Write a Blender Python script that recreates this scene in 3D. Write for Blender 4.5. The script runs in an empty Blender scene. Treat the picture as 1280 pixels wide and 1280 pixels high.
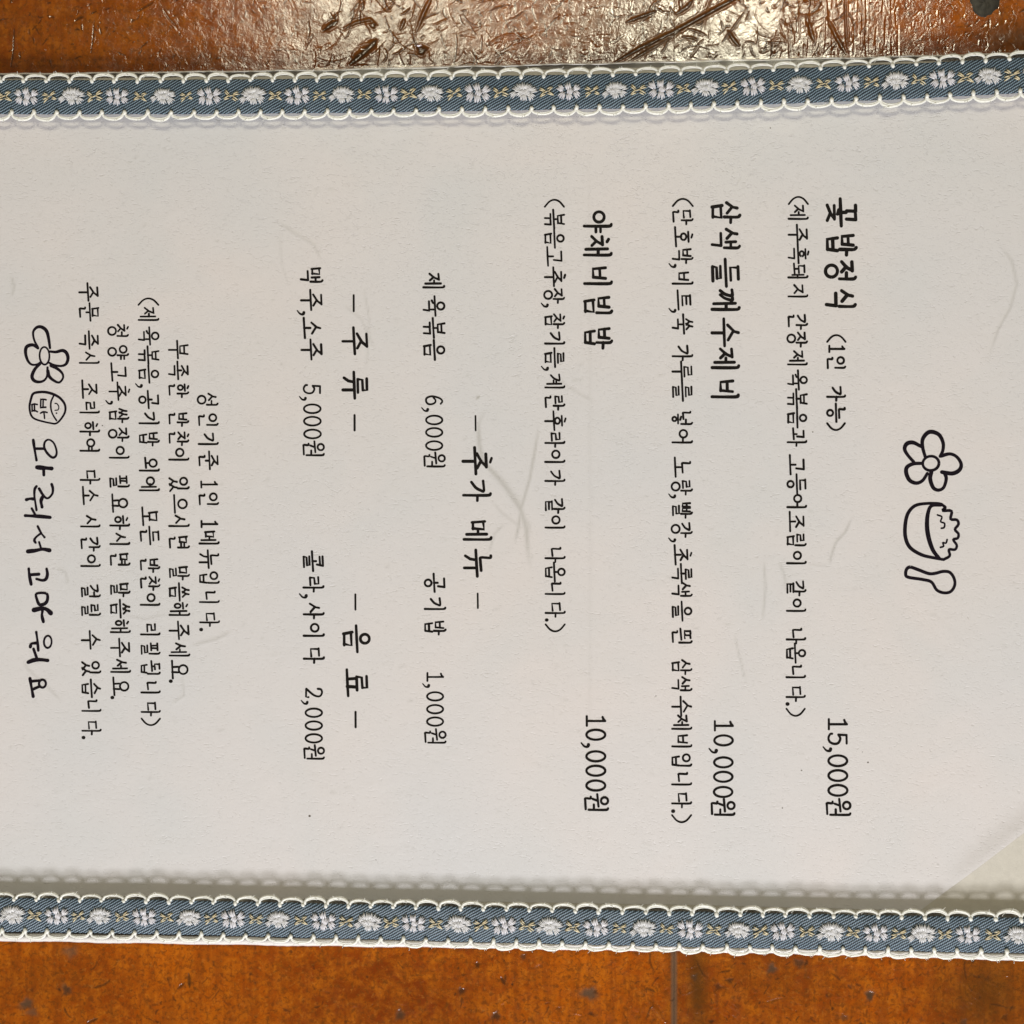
import bpy, math, random
import numpy as np
from mathutils import Vector

random.seed(7)
rng = np.random.default_rng(11)
SC = bpy.context.scene

# ------------------------------------------------------------------ camera
TILT = math.radians(3.4)
DIST = 0.38
LENS = 53.4
cam_d = bpy.data.cameras.new("camera")
cam = bpy.data.objects.new("camera", cam_d)
SC.collection.objects.link(cam)
cam.location = (DIST * math.sin(TILT), 0.0, DIST * math.cos(TILT))
cam.rotation_euler = (0, TILT, 0)
cam_d.lens = LENS
cam_d.sensor_width = 36.0
cam_d.clip_start = 0.01
cam_d.clip_end = 50
SC.camera = cam

# ------------------------------------------------------------------ world, lamps, exposure
w = bpy.data.worlds.new("World")
SC.world = w
w.use_nodes = True
w.node_tree.nodes["Background"].inputs[0].default_value = (1.0, 0.80, 0.52, 1)
w.node_tree.nodes["Background"].inputs[1].default_value = 0.08
SC.view_settings.view_transform = 'Standard'
SC.view_settings.look = 'None'
SC.view_settings.exposure = 0.0
SC.view_settings.gamma = 1.0


def lamp(name, loc, target, sx, sy, power, col):
    d = bpy.data.lights.new(name, 'AREA')
    d.shape = 'RECTANGLE'
    d.size, d.size_y = sx, sy
    d.energy = power
    d.color = col
    o = bpy.data.objects.new(name, d)
    SC.collection.objects.link(o)
    o.location = loc
    v = Vector(target) - Vector(loc)
    o.rotation_euler = v.to_track_quat('-Z', 'Y').to_euler()
    return o


# ------------------------------------------------------------------ photo pixel -> point of the horizontal plane z
MM = 0.001
_ct, _st = math.cos(TILT), math.sin(TILT)
_k = 36.0 / LENS / 1280.0


def P(px, py, z=0.0):
    """point of the plane z that the photograph shows at (px, py)"""
    cx = (np.asarray(px, float) - 640.0) * _k
    cy = (640.0 - np.asarray(py, float)) * _k
    dx = cx * _ct - _st
    dz = -cx * _st - _ct
    t = (z - DIST * _ct) / dz
    return DIST * _st + dx * t, cy * t


def mirror_dir(px, py, height):
    """where a lamp at this height must stand to shine back from the table top at (px, py)"""
    x, y = P(px, py, 0)
    vx, vy, vz = x - DIST * _st, y, DIST * _ct
    return x + vx / vz * height, y + vy / vz * height


# key daylight from the lower side of the picture
lamp("door_light", (0.10, -1.10, 0.81), (0, 0, 0), 0.44, 0.36, 20.0, (0.975, 0.965, 0.99))
# dim warm fill lamps added on both sides to brighten the scene
lamp("room_light", (-1.25, 0.25, 0.85), (0, 0, 0), 0.9, 0.9, 0.7, (1.0, 0.90, 0.76))
lamp("room_light", (1.30, 0.10, 0.85), (0, 0, 0), 0.9, 0.9, 0.9, (1.0, 0.93, 0.83))
# two window panes beyond the upper edge, mirrored in the varnish
for (xa, xb, pw) in ((395, 565, 3.0), (840, 1010, 4.9)):
    x0, y0 = mirror_dir(xa, 60, 1.5)
    x1, y1 = mirror_dir(xb, -170, 1.5)
    o = lamp("window_light", ((x0 + x1) / 2, (y0 + y1) / 2, 1.5), ((x0 + x1) / 2, (y0 + y1) / 2, 0),
             abs(x1 - x0), abs(y1 - y0), pw, (1.0, 0.93, 0.70))


# ------------------------------------------------------------------ helpers
def link(name, me, mat=None, parent=None):
    o = bpy.data.objects.new(name, me)
    SC.collection.objects.link(o)
    if mat is not None and len(me.materials) == 0:
        me.materials.append(mat)
    if parent is not None:
        o.parent = parent
    return o


def mesh(name, verts, faces, smooth=True):
    me = bpy.data.meshes.new(name)
    me.from_pydata([tuple(map(float, v)) for v in verts], [], faces)
    if smooth:
        me.polygons.foreach_set("use_smooth", [True] * len(me.polygons))
    me.update()
    return me


def grid_mesh(name, V, nx, ny, smooth=True):
    """V: (ny, nx, 3) array"""
    me = bpy.data.meshes.new(name)
    idx = np.arange(nx * ny).reshape(ny, nx)
    q = np.stack([idx[:-1, :-1], idx[:-1, 1:], idx[1:, 1:], idx[1:, :-1]], -1).reshape(-1, 4)
    me.vertices.add(nx * ny)
    me.vertices.foreach_set("co", V.reshape(-1).astype(np.float32))
    nf = len(q)
    me.loops.add(nf * 4)
    me.loops.foreach_set("vertex_index", q.reshape(-1).astype(np.int32))
    me.polygons.add(nf)
    me.polygons.foreach_set("loop_start", (np.arange(nf) * 4).astype(np.int32))
    me.polygons.foreach_set("use_smooth", np.full(nf, smooth))
    me.update(calc_edges=True)
    me.validate()
    return me


def empty(name, loc=(0, 0, 0)):
    o = bpy.data.objects.new(name, None)
    o.empty_display_size = 0.02
    SC.collection.objects.link(o)
    o.location = loc
    return o


class NT:
    def __init__(self, name):
        self.m = bpy.data.materials.new(name)
        self.m.use_nodes = True
        self.t = self.m.node_tree
        self.b = self.t.nodes["Principled BSDF"]
        self.out = self.t.nodes["Material Output"]

    def n(self, kind, **kw):
        nd = self.t.nodes.new(kind)
        for k, v in kw.items():
            if isinstance(k, str) and hasattr(nd, k):
                setattr(nd, k, v)
        return nd

    def l(self, a, b):
        self.t.links.new(a, b)

    def coord(self, scale=(1, 1, 1), rot=(0, 0, 0), which='Object'):
        tc = self.n('ShaderNodeTexCoord')
        mp = self.n('ShaderNodeMapping')
        mp.inputs['Scale'].default_value = scale
        mp.inputs['Rotation'].default_value = rot
        self.l(tc.outputs[which], mp.inputs[0])
        return mp.outputs[0]

    def noise(self, vec, scale, detail=3, rough=0.5, dist=0.0):
        n = self.n('ShaderNodeTexNoise')
        n.inputs['Scale'].default_value = scale
        n.inputs['Detail'].default_value = detail
        n.inputs['Roughness'].default_value = rough
        n.inputs['Distortion'].default_value = dist
        self.l(vec, n.inputs['Vector'])
        return n.outputs['Fac']

    def ramp(self, fac, stops):
        r = self.n('ShaderNodeValToRGB')
        e = r.color_ramp.elements
        while len(e) < len(stops):
            e.new(0.5)
        for i, (p, c) in enumerate(stops):
            e[i].position = p
            e[i].color = (c[0], c[1], c[2], 1) if not isinstance(c, (int, float)) else (c, c, c, 1)
        self.l(fac, r.inputs[0])
        return r.outputs[0]

    def mix(self, fac, a, b, mode='MIX'):
        m = self.n('ShaderNodeMix', data_type='RGBA', blend_type=mode)
        m.data_type = 'RGBA'
        m.blend_type = mode
        for s, v in ((m.inputs[0], fac), (m.inputs[6], a), (m.inputs[7], b)):
            if hasattr(v, 'links'):
                self.l(v, s)
            elif isinstance(v, (int, float)):
                s.default_value = v
            else:
                s.default_value = (v[0], v[1], v[2], 1)
        return m.outputs[2]

    def math(self, op, a, b=0.0):
        m = self.n('ShaderNodeMath')
        m.operation = op
        for s, v in ((m.inputs[0], a), (m.inputs[1], b)):
            if hasattr(v, 'links'):
                self.l(v, s)
            else:
                s.default_value = v
        return m.outputs[0]

    def bump(self, h, strength, dist, prev=None):
        b = self.n('ShaderNodeBump')
        b.inputs['Strength'].default_value = strength
        b.inputs['Distance'].default_value = dist
        self.l(h, b.inputs['Height'])
        if prev is not None:
            self.l(prev, b.inputs['Normal'])
        return b.outputs[0]

    def attr(self, name):
        a = self.n('ShaderNodeAttribute')
        a.attribute_name = name
        return a.outputs['Fac']

    def done(self, color=None, rough=None, normal=None, **kw):
        for key, v in (('Base Color', color), ('Roughness', rough), ('Normal', normal)):
            if v is None:
                continue
            s = self.b.inputs[key]
            if hasattr(v, 'links'):
                self.l(v, s)
            elif isinstance(v, (int, float)):
                s.default_value = v
            else:
                s.default_value = (v[0], v[1], v[2], 1)
        for k, v in kw.items():
            self.b.inputs[k.replace('_', ' ')].default_value = v
        return self.m


# ------------------------------------------------------------------ materials
def wood_material():
    t = NT("varnished_wood")
    oi = t.n('ShaderNodeObjectInfo')
    v = t.coord()
    vs = t.coord(scale=(1.0, 0.10, 1.0))
    big = t.noise(v, 16, 3, 0.55, 0.6)
    grain = t.noise(vs, 420, 4, 0.6, 0.3)
    mott = t.noise(v, 230, 5, 0.7, 0.35)
    fine = t.noise(v, 900, 3, 0.6, 0.5)
    c = t.ramp(big, [(0.34, (0.19, 0.032, 0.0015)), (0.50, (0.33, 0.067, 0.0015)), (0.64, (0.45, 0.104, 0.002))])
    c = t.mix(t.ramp(mott, [(0.40, 0.0), (0.64, 0.8)]), c, (0.46, 0.128, 0.006))
    c = t.mix(t.ramp(grain, [(0.40, 0.50), (0.54, 0.0)]), c, (0.20, 0.040, 0.003))
    mid = t.noise(v, 560, 4, 0.75, 0.5)
    c = t.mix(t.ramp(mid, [(0.36, 0.60), (0.52, 0.0)]), c, (0.19, 0.042, 0.003))
    c = t.mix(t.ramp(fine, [(0.36, 0.70), (0.49, 0.0)]), c, (0.15, 0.040, 0.004))
    lite = t.noise(v, 760, 3, 0.7, 0.3)
    c = t.mix(t.ramp(lite, [(0.58, 0.0), (0.72, 0.30)]), c, (0.56, 0.22, 0.035))
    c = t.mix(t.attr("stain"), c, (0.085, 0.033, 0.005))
    c = t.mix(t.attr("filler"), c, (0.135, 0.085, 0.050))
    c = t.mix(t.attr("grime"), c, (0.030, 0.014, 0.006))
    b = t.bump(t.noise(v, 1500, 3, 0.6, 0.4), 0.10, 0.0002)
    b = t.bump(t.noise(v, 420, 4, 0.65, 0.8), 0.17, 0.0004, b)
    r = t.ramp(t.noise(v, 260, 3, 0.6), [(0.35, 0.10), (0.7, 0.19)])
    return t.done(c, r, b, Specular_IOR_Level=0.78)


def paper_material():
    t = NT("menu_paper")
    v = t.coord()
    vs = t.coord(scale=(1.0, 2.2, 1.0), rot=(0, 0, 0.25))
    big = t.noise(v, 14, 2, 0.5)
    big2 = t.noise(v, 27, 2, 0.5, 0.8)
    c = t.ramp(big, [(0.33, (0.735, 0.735, 0.755)), (0.52, (0.775, 0.750, 0.755)), (0.70, (0.800, 0.750, 0.740))])
    c = t.mix(t.ramp(big2, [(0.42, 0.0), (0.75, 0.45)]), c, (0.690, 0.715, 0.735))
    fib = t.noise(vs, 560, 3, 0.55, 2.0)
    c = t.mix(t.ramp(fib, [(0.22, 0.22), (0.36, 0.0)]), c, (0.54, 0.51, 0.46))
    c = t.mix(t.attr("mark"), c, (0.46, 0.45, 0.42))
    b = t.bump(t.ramp(fib, [(0.24, 0.0), (0.42, 1.0)]), 0.40, 0.00022)
    b = t.bump(t.noise(v, 1700, 2, 0.5), 0.16, 0.0001, b)
    b = t.bump(t.noise(v, 90, 3, 0.5, 0.8), 0.10, 0.0012, b)
    return t.done(c, 0.48, b, Specular_IOR_Level=0.45)


def simple(name, col, rough=0.6, bump=None, var=0.0, **kw):
    t = NT(name)
    v = t.coord()
    nz = t.noise(v, 700, 3)
    d = tuple(x * (1 - var) for x in col)
    c = t.mix(t.ramp(nz, [(0.35, 0.0), (0.65, 1.0)]), d, col)
    b = None
    if bump:
        b = t.bump(t.noise(v, bump[0], 3), bump[1], 0.0002)
    return t.done(c, rough, b, **kw)


def twill_material():
    t = NT("blue_twill_ribbon")
    tc = t.n('ShaderNodeTexCoord')
    sp = t.n('ShaderNodeSeparateXYZ')
    t.l(tc.outputs['UV'], sp.inputs[0])
    u, v = sp.outputs[0], sp.outputs[1]          # millimetres along / across
    wob = t.math('MULTIPLY', t.noise(t.coord(), 500, 2), 0.8)
    a = t.math('ADD', t.math('MULTIPLY', u, 0.80), t.math('MULTIPLY', v, -1.42))
    a = t.math('ADD', a, wob)
    s1 = t.math('SINE', t.math('MULTIPLY', a, 2 * math.pi))
    bb = t.math('ADD', t.math('MULTIPLY', u, 2.1), t.math('MULTIPLY', v, 0.55))
    s2 = t.math('SINE', t.math('MULTIPLY', bb, 2 * math.pi))
    h = t.math('ADD', t.math('MULTIPLY', s1, 0.36), t.math('MULTIPLY', s2, 0.16))
    h = t.math('ADD', h, 0.5)
    nz = t.noise(t.coord(), 130, 3, 0.6)
    lo = t.mix(nz, (0.004, 0.010, 0.020), (0.014, 0.030, 0.050))
    hi = t.mix(nz, (0.19, 0.29, 0.38), (0.36, 0.49, 0.58))
    c = t.mix(t.ramp(h, [(0.50, 0.0), (0.96, 1.0)]), lo, hi)
    b = t.bump(h, 0.7, 0.00018)
    return t.done(c, 0.42, b, Specular_IOR_Level=0.5)


def clear_material():
    t = NT("clear_plastic")
    tr = t.n('ShaderNodeBsdfTransparent')
    tr.inputs[0].default_value = (0.985, 0.983, 0.978, 1)
    gl = t.n('ShaderNodeBsdfGlossy')
    gl.inputs['Roughness'].default_value = 0.12
    v = t.coord()
    t.l(t.bump(t.noise(v, 60, 3), 0.10, 0.002), gl.inputs['Normal'])
    fr = t.n('ShaderNodeFresnel')
    fr.inputs['IOR'].default_value = 1.33
    ms = t.n('ShaderNodeMixShader')
    geo = t.n('ShaderNodeNewGeometry')
    front = t.math('SUBTRACT', 1.0, geo.outputs['Backfacing'])
    t.l(t.math('MULTIPLY', fr.outputs[0], front), ms.inputs[0])
    t.l(tr.outputs[0], ms.inputs[1])
    t.l(gl.outputs[0], ms.inputs[2])
    t.l(ms.outputs[0], t.out.inputs['Surface'])
    return t.m


def thread_material(name, c0, c1, rough=0.35):
    t = NT(name)
    oi = t.n('ShaderNodeObjectInfo')
    v = t.coord()
    nz = t.noise(v, 1400, 2)
    c = t.mix(t.ramp(nz, [(0.35, 0.0), (0.65, 1.0)]), c0, c1)
    c = t.mix(t.math('MULTIPLY', oi.outputs['Random'], 0.25), c, c0)
    return t.done(c, rough, t.bump(nz, 0.3, 0.0001), Specular_IOR_Level=0.6)


M_WOOD = wood_material()
M_PAPER = paper_material()
M_INK = simple("black_print_ink", (0.014, 0.012, 0.011), 0.8, None, 0.3, Specular_IOR_Level=0.08)
M_INK2 = simple("black_marker_ink", (0.012, 0.008, 0.014), 0.8, None, 0.3, Specular_IOR_Level=0.08)
M_BACK = simple("cream_backing_board", (0.69, 0.66, 0.59), 0.6, (900, 0.2), 0.06)
M_EDGE = simple("white_edge_film", (0.86, 0.84, 0.82), 0.3, (500, 0.2), 0.05)
M_CLEAR = clear_material()
M_TWILL = twill_material()
M_LILAC = thread_material("lilac_thread", (0.63, 0.62, 0.65), (0.82, 0.81, 0.84))
M_PALE = thread_material("pale_green_thread", (0.63, 0.63, 0.64), (0.83, 0.83, 0.83))
M_GOLD = thread_material("gold_thread", (0.60, 0.50, 0.30), (0.84, 0.76, 0.54))
M_CORD = thread_material("cream_cord", (0.80, 0.80, 0.72), (0.90, 0.90, 0.85), 0.45)
M_KNOT = simple("dark_knot", (0.030, 0.026, 0.016), 0.5, (600, 0.6), 0.5)

# ------------------------------------------------------------------ table: planks as height fields
table = empty("wooden_table")
table["label"] = "scuffed amber varnished wooden table top under the menu"
table["category"] = "table"


class Field:
    """height field laid out on photo pixel coordinates of the table top"""

    def __init__(self, xs, ys):
        self.xs, self.ys = xs, ys
        self.h = np.zeros((len(ys), len(xs)))
        self.a = {k: np.zeros_like(self.h) for k in ("grime", "stain", "filler")}

    def window(self, x0, x1, y0, y1):
        i0, i1 = np.searchsorted(self.xs, (x0, x1))
        j0, j1 = np.searchsorted(self.ys, (y0, y1))
        return slice(j0, j1), slice(i0, i1)

    def dist(self, pts, m):
        """distance to polyline and position along it, inside its window"""
        pts = np.asarray(pts, float)
        s = self.window(pts[:, 0].min() - m, pts[:, 0].max() + m, pts[:, 1].min() - m, pts[:, 1].max() + m)
        X, Y = np.meshgrid(self.xs[s[1]], self.ys[s[0]])
        if X.size == 0:
            return s, None, None
        best = np.full(X.shape, 1e9)
        along = np.zeros(X.shape)
        n = len(pts) - 1
        for i in range(n):
            a, b = pts[i], pts[i + 1]
            d = b - a
            L2 = max(d @ d, 1e-9)
            t = np.clip(((X - a[0]) * d[0] + (Y - a[1]) * d[1]) / L2, 0, 1)
            q = np.hypot(X - a[0] - t * d[0], Y - a[1] - t * d[1])
            k = q < best
            best[k] = q[k]
            along[k] = (i + t[k]) / n
        return s, best, along

    def gouge(self, pts, width, depth, rim=0.35, grime=0.0, stain=0.0, taper=True):
        s, d, al = self.dist(pts, width * 4)
        if d is None:
            return
        env = np.sqrt(np.clip(np.minimum(al, 1 - al) * 4, 0.12, 1)) if taper else 1.0
        q = d / (width * env if taper else width)
        core = np.exp(-q ** 2)
        edge = np.exp(-((q - 1.7) / 0.6) ** 2) * rim
        self.h[s] += depth * (edge - core)
        if grime:
            self.a["grime"][s] = np.maximum(self.a["grime"][s], np.clip(core * 1.5 - 0.2, 0, 1) * grime)
        if stain:
            self.a["stain"][s] = np.maximum(self.a["stain"][s], np.exp(-(q / 1.6) ** 2) * stain)

    def pit(self, x, y, r, depth, grime=0.9, sq=1.0, ang=0.0, fill=0.0):
        m = r * 3.2 * max(sq, 1)
        s = self.window(x - m, x + m, y - m, y + m)
        X, Y = np.meshgrid(self.xs[s[1]], self.ys[s[0]])
        if X.size == 0:
            return
        c, sn = math.cos(ang), math.sin(ang)
        u = (X - x) * c + (Y - y) * sn
        v = -(X - x) * sn + (Y - y) * c
        th = np.arctan2(v, u)
        q = np.hypot(u / sq, v) / r * (1 + 0.16 * np.sin(th * 3 + x) + 0.1 * np.sin(th * 5 + y))
        core = 1 / (1 + np.exp((q - 1) * (7 if y < 200 else 4.5)))
        depth = depth if y < 200 else depth * 0.42
        self.h[s] += depth * (np.exp(-((q - 1.35) / 0.25) ** 2) * (0.25 if y < 200 else 0.08) - core)
        if grime:
            self.a["grime"][s] = np.maximum(self.a["grime"][s], core * grime)
        if fill:
            self.a["filler"][s] = np.maximum(self.a["filler"][s], core * fill)


def worm(x, y, L, ang, bend):
    pts, a = [], ang
    n = 5
    for i in range(n + 1):
        pts.append((x, y))
        x += math.cos(a) * L / n
        y += math.sin(a) * L / n
        a += bend / n + random.uniform(-0.15, 0.15)
    return pts


STEP = 1.05
yd = np.concatenate([[-1500, -900, -500, -300, -180, -110, -70, -50],
                     np.arange(-30, 112, STEP), np.arange(120, 1165, 40),
                     np.arange(1168, 1306, STEP), [1320, 1350, 1400, 1480, 1600, 1900, 2500]])


def build_plank(x0, x1, tint):
    xa, xb = max(x0, -30), min(x1, 1310)
    if xb - xa > 50:
        dense = np.arange(xa + 3, xb - 2, STEP)
        left = np.linspace(x0, xa + 0.5, 12)[:-1] if x0 < -31 else np.array([x0, x0 + 0.6, x0 + 1.2, x0 + 2.0])
        right = np.linspace(xb, x1, 12) if x1 > 1311 else np.array([x1 - 2.0, x1 - 1.2, x1 - 0.6, x1])
        xs = np.unique(np.concatenate([left, dense, right]))
    else:
        xs = np.linspace(x0, x1, 40)
    f = Field(xs, yd)
    random.seed(2024)          # marks run across the joints: every plank draws its share of the same set
    X, Y = np.meshgrid(xs, yd)
    MMh = 1.0   # heights are in millimetres
    # soft undulation of the thick varnish
    for k in range(26):
        ang = random.uniform(0, 6.28)
        wl = random.uniform(14, 90)
        am = 0.00015 * wl * random.uniform(0.4, 1.0)
        f.h += am * np.sin((X * math.cos(ang) + Y * math.sin(ang)) * 6.283 / wl + random.uniform(0, 6.28)) * 0.55
    # rounded long edges next to the joints
    for e, sgn in ((x0, 1), (x1, -1)):
        q = (X - e) * sgn
        op = 1 / (1 + np.exp(-(Y - 500) / 60))       # the joint is closed and varnished over at its far end
        f.h -= 0.12 * np.exp(-(q / 1.6) ** 2) * op
        f.a["filler"] = np.maximum(f.a["filler"], np.exp(-(q / 3.6) ** 4) * 0.82 * op)
        f.a["stain"] = np.maximum(f.a["stain"], np.exp(-(q / 9) ** 2) * 0.35 * op)

    def rx(a, b):
        return random.uniform(a, b)

    def has(a, b):
        return True

    R = random.uniform
    # dense worm-like ridges, top strip under the window reflection
    for (a, b, n, lo, hi, dep) in ((385, 650, 230, 4, 28, 0.085), (630, 830, 200, 5, 24, 0.035), (800, 1060, 240, 4, 28, 0.100),
                                   (1040, 1290, 230, 3, 10, 0.050), (-20, 400, 250, 2, 10, 0.036)):
        if not has(a, b):
            continue
        for _ in range(n):
            L = R(lo, hi) * (1 if random.random() < 0.8 else 1.7)
            ang = random.choice((R(-1.1, -0.3), R(0, 3.14), R(1.2, 1.9)))
            d = dep * R(0.3, 1.2) * (1 if random.random() < 0.65 else -0.8)
            f.gouge(worm(rx(a, b), R(-25, 100), L, ang, R(-1.6, 1.6)), R(0.65, 1.15), d, 0.4,
                    grime=(0.7 if random.random() < 0.45 else 0))
    # rings: little drops dried in the varnish
    for _ in range(70):
        x, y, r = rx(385, 1060), R(-20, 95), R(1.8, 4.5)
        th = np.linspace(0, R(4, 6.28), 10)
        f.gouge(np.stack([x + r * np.cos(th), y + r * 0.8 * np.sin(th)], 1), 0.9, -0.06, 0.2)
    # vertical striations
    for _ in range(60):
        if has(985, 1130):
            x = rx(985, 1130)
            y = R(-30, 60)
            f.gouge([(x, y), (x + R(-3, 3), y + R(15, 60))], R(0.8, 1.4), R(-0.07, 0.07), 0.3)
    for _ in range(60):
        if has(690, 790):
            x = rx(690, 790)
            y = R(-30, 70)
            f.gouge([(x, y), (x + R(-9, 3), y + R(10, 34))], R(0.7, 1.2), R(-0.06, 0.06), 0.3)
    # bottom strip
    for (a, b, n) in ((-20, 850, 520), (840, 1290, 420)):
        if has(a, b):
            for _ in range(n):
                L = R(2, 9) if random.random() < 0.85 else R(10, 26)
                f.gouge(worm(rx(a, b), R(1172, 1302), L, R(0, 3.14), R(-1.2, 1.2)), R(0.7, 1.5),
                        R(-0.045, 0.055), 0.35, grime=(0.5 if random.random() < 0.16 else 0), stain=0.35 if random.random() < 0.3 else 0)
    # scratch bundles
    for (cx, cy, n, ang, L, sp) in ((888, 1232, 10, 0.9, 22, 16), (905, 1265, 10, 0.7, 26, 14), (815, 1262, 8, 1.0, 26, 9),
                                    (1215, 1238, 26, 0.75, 30, 20), (1250, 1215, 20, -0.4, 14, 18), (1180, 1235, 14, 1.1, 16, 14),
                                    (860, 1215, 8, 0.6, 18, 9), (560, 1262, 5, -0.7, 16, 16), (700, 1262, 6, 0.3, 20, 14),
                                    (255, 1232, 6, -0.9, 16, 16), (210, 18, 5, 0.9, 36, 8), (450, 12, 10, 1.1, 24, 24),
                                    (600, 30, 6, -0.9, 30, 24), (990, 20, 14, 1.2, 26, 22)):
        if has(cx - 5, cx + 5):
            for _ in range(n):
                f.gouge(worm(cx + R(-sp, sp), cy + R(-sp, sp), L * R(0.5, 1.1), ang + R(-0.15, 0.15), R(-0.3, 0.3)),
                        R(0.7, 1.3), R(-0.05, 0.055) * (1 if cy < 200 else .9), 0.4)
    # single marks that the photograph shows
    for pts, wd, dp, gr, stn in (
            ([(762, 82), (800, 60), (842, 40), (878, 20), (915, 0), (950, -20)], 2.4, 0.20, 0.85, 0.8),
            ([(785, 78), (812, 62), (838, 47), (850, 38)], 1.6, 0.14, 0.6, 0.4),
            ([(782, 28), (800, 21), (820, 14)], 1.9, 0.15, 0.85, 0.6),
            ([(845, 18), (858, 9), (866, 0)], 2.0, 0.16, 0.8, 0.4),
            ([(438, 80), (452, 68), (466, 55), (470, 50)], 4.4, 0.20, 0.7, 0.95),
            ([(404, 38), (414, 31), (422, 26)], 2.8, 0.16, 0.8, 0.9),
            ([(428, 36), (445, 28), (462, 24), (472, 32)], 1.8, 0.16, 0.4, 0.3),
            ([(520, 40), (530, 15), (540, -5)], 2.2, 0.18, 0.4, 0.3),
            ([(500, 38), (504, 28), (506, 24)], 2.0, 0.16, 0.5, 0.2),
            ([(1008, 18), (1013, 38), (1018, 52)], 2.4, 0.16, 0.3, 0.7),
            ([(1034, 22), (1045, 45), (1058, 68)], 2.2, 0.14, 0.3, 0.6),
            ([(1056, -20), (1057, 20), (1058, 46), (1060, 60)], 1.3, 0.22, 0.3, 0.3),
            ([(1080, -20), (1081, 30), (1077, 66)], 1.0, -0.12, 0.0, 0.0),
            ([(18, 32), (17, 60), (14, 84)], 1.1, 0.04, 0.75, 0.5),
            ([(118, 25), (116, 50), (114, 66)], 1.0, 0.04, 0.7, 0.5),
            ([(94, 26), (99, 22), (104, 21)], 2.0, 0.12, 0.6, 0.6),
            ([(63, 20), (68, 22)], 1.8, 0.10, 0.6, 0.4),
            ([(172, 14), (184, 7), (192, 2)], 1.5, 0.10, 0.5, 0.5),
            ([(204, 12), (212, 24), (222, 34)], 1.5, 0.10, 0.4, 0.4),
            ([(850, -2), (852, 12)], 2.0, 0.1, 0.5, 0.2),
            ([(910, 38), (916, 48), (924, 58)], 2.0, 0.18, 0.7, 0.4),
            ([(852, 46), (864, 47), (872, 50)], 1.5, 0.14, 0.6, 0.2),
            ([(236, 1217), (237, 1234)], 1.8, 0.14, 0.5, 0.6),
            ([(222, 1236), (230, 1229)], 1.5, 0.10, 0.5, 0.4),
            ([(108, 1279), (122, 1273)], 1.6, 0.12, 0.5, 0.4),
            ([(626, 1222), (631, 1230)], 2.0, 0.16, 0.7, 0.4),
            ([(625, 1256), (637, 1247)], 1.4, -0.05, 0, 0),
            ([(810, 1250), (820, 1262), (832, 1278)], 2.2, -0.16, 0.0, 0.3),
            ([(806, 1252), (800, 1268), (798, 1282)], 1.4, -0.12, 0.0, 0.2)):
        if has(pts[0][0] - 4, pts[0][0] + 4):
            f.gouge(pts, wd, dp, 0.35, gr, stn)
    for (x, y, r, dp, gr, sq, an, fl) in (
            (527, 62, 5.5, 0.4, 0.8, 1.0, 0, 0), (466, 31, 3.5, 0.2, 0.6, 1, 0, 0), (33, 1255, 5.0, 0.45, 0.45, 1.5, -0.5, 0.8),
            (83, 1237, 4.2, 0.45, 0.7, 1.5, 0.9, 0.5), (577, 1239, 4.0, 0.35, 0.8, 1, 0, 0.2), (500, 1269, 5.2, 0.4, 0.6, 1, 0, 0.6),
            (620, 1270, 4.2, 0.35, 0.8, 1.2, 0.5, 0.3), (737, 1242, 6.0, 0.25, 0.35, 1.6, 0.2, 0.9), (744, 1240, 3.0, 0.2, 0.7, 1, 0, 0),
            (597, 1206, 3.6, 0.3, 0.75, 0.8, 0, 0), (654, 1196, 3.2, 0.25, 0.6, 1, 0, 0.4), (965, 1211, 5.0, 0.3, 0.5, 0.9, 0, 0.8),
            (1087, 1244, 5.4, 0.35, 0.6, 0.8, 0, 0.8), (999, 1204, 4.4, 0.2, 0.6, 1.4, 0, 0.4), (912, 1226, 3.6, 0.2, 0.8, 1, 0, 0),
            (40, 1265, 4.5, 0.05, 0.15, 1.4, 0, 0.5), (88, 1190, 6.0, 0.04, 0.1, 1.4, 0, 0.5), (868, 1222, 3.4, 0.2, 0.5, 1, 0, 0.4),
            (670, 1205, 3.0, -0.2, 0, 1.7, -0.4, 0), (1055, 1272, 3.0, 0.2, 0.5, 1.5, 0.3, 0.4), (898, 1234, 3.4, 0.2, 0.7, 1.4, 0.6, 0),
            (1256, 1272, 3.2, 0.2, 0.6, 1.2, 1.3, 0), (1205, 1278, 3.4, 0.2, 0.5, 1.2, 1.3, 0.4)):
        if has(x - 3, x + 3):
            f.pit(x, y, r, dp, gr, sq, an, fl)
    for _ in range(45):
        if has(-20, 1300):
            f.pit(rx(-20, 1300), R(1176, 1300), R(0.8, 2.2), R(0.04, 0.12), R(0.2, 0.9), R(0.8, 1.8), R(0, 3), 0)
    # broad brown-grey worn patches below; along the top, dimmer light painted in dark
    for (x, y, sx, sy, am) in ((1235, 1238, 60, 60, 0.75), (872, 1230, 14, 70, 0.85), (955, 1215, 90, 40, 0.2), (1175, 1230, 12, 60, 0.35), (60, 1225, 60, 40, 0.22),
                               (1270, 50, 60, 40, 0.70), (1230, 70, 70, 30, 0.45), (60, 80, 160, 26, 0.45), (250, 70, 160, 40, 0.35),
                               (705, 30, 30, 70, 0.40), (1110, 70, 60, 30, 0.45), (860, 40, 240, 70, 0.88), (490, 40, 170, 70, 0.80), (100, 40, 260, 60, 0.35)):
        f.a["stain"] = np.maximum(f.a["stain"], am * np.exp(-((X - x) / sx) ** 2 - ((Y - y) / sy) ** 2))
    h = f.h * MM
    cl = 1 - 1 / (1 + np.exp(-(Y - 500) / 60))
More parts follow.
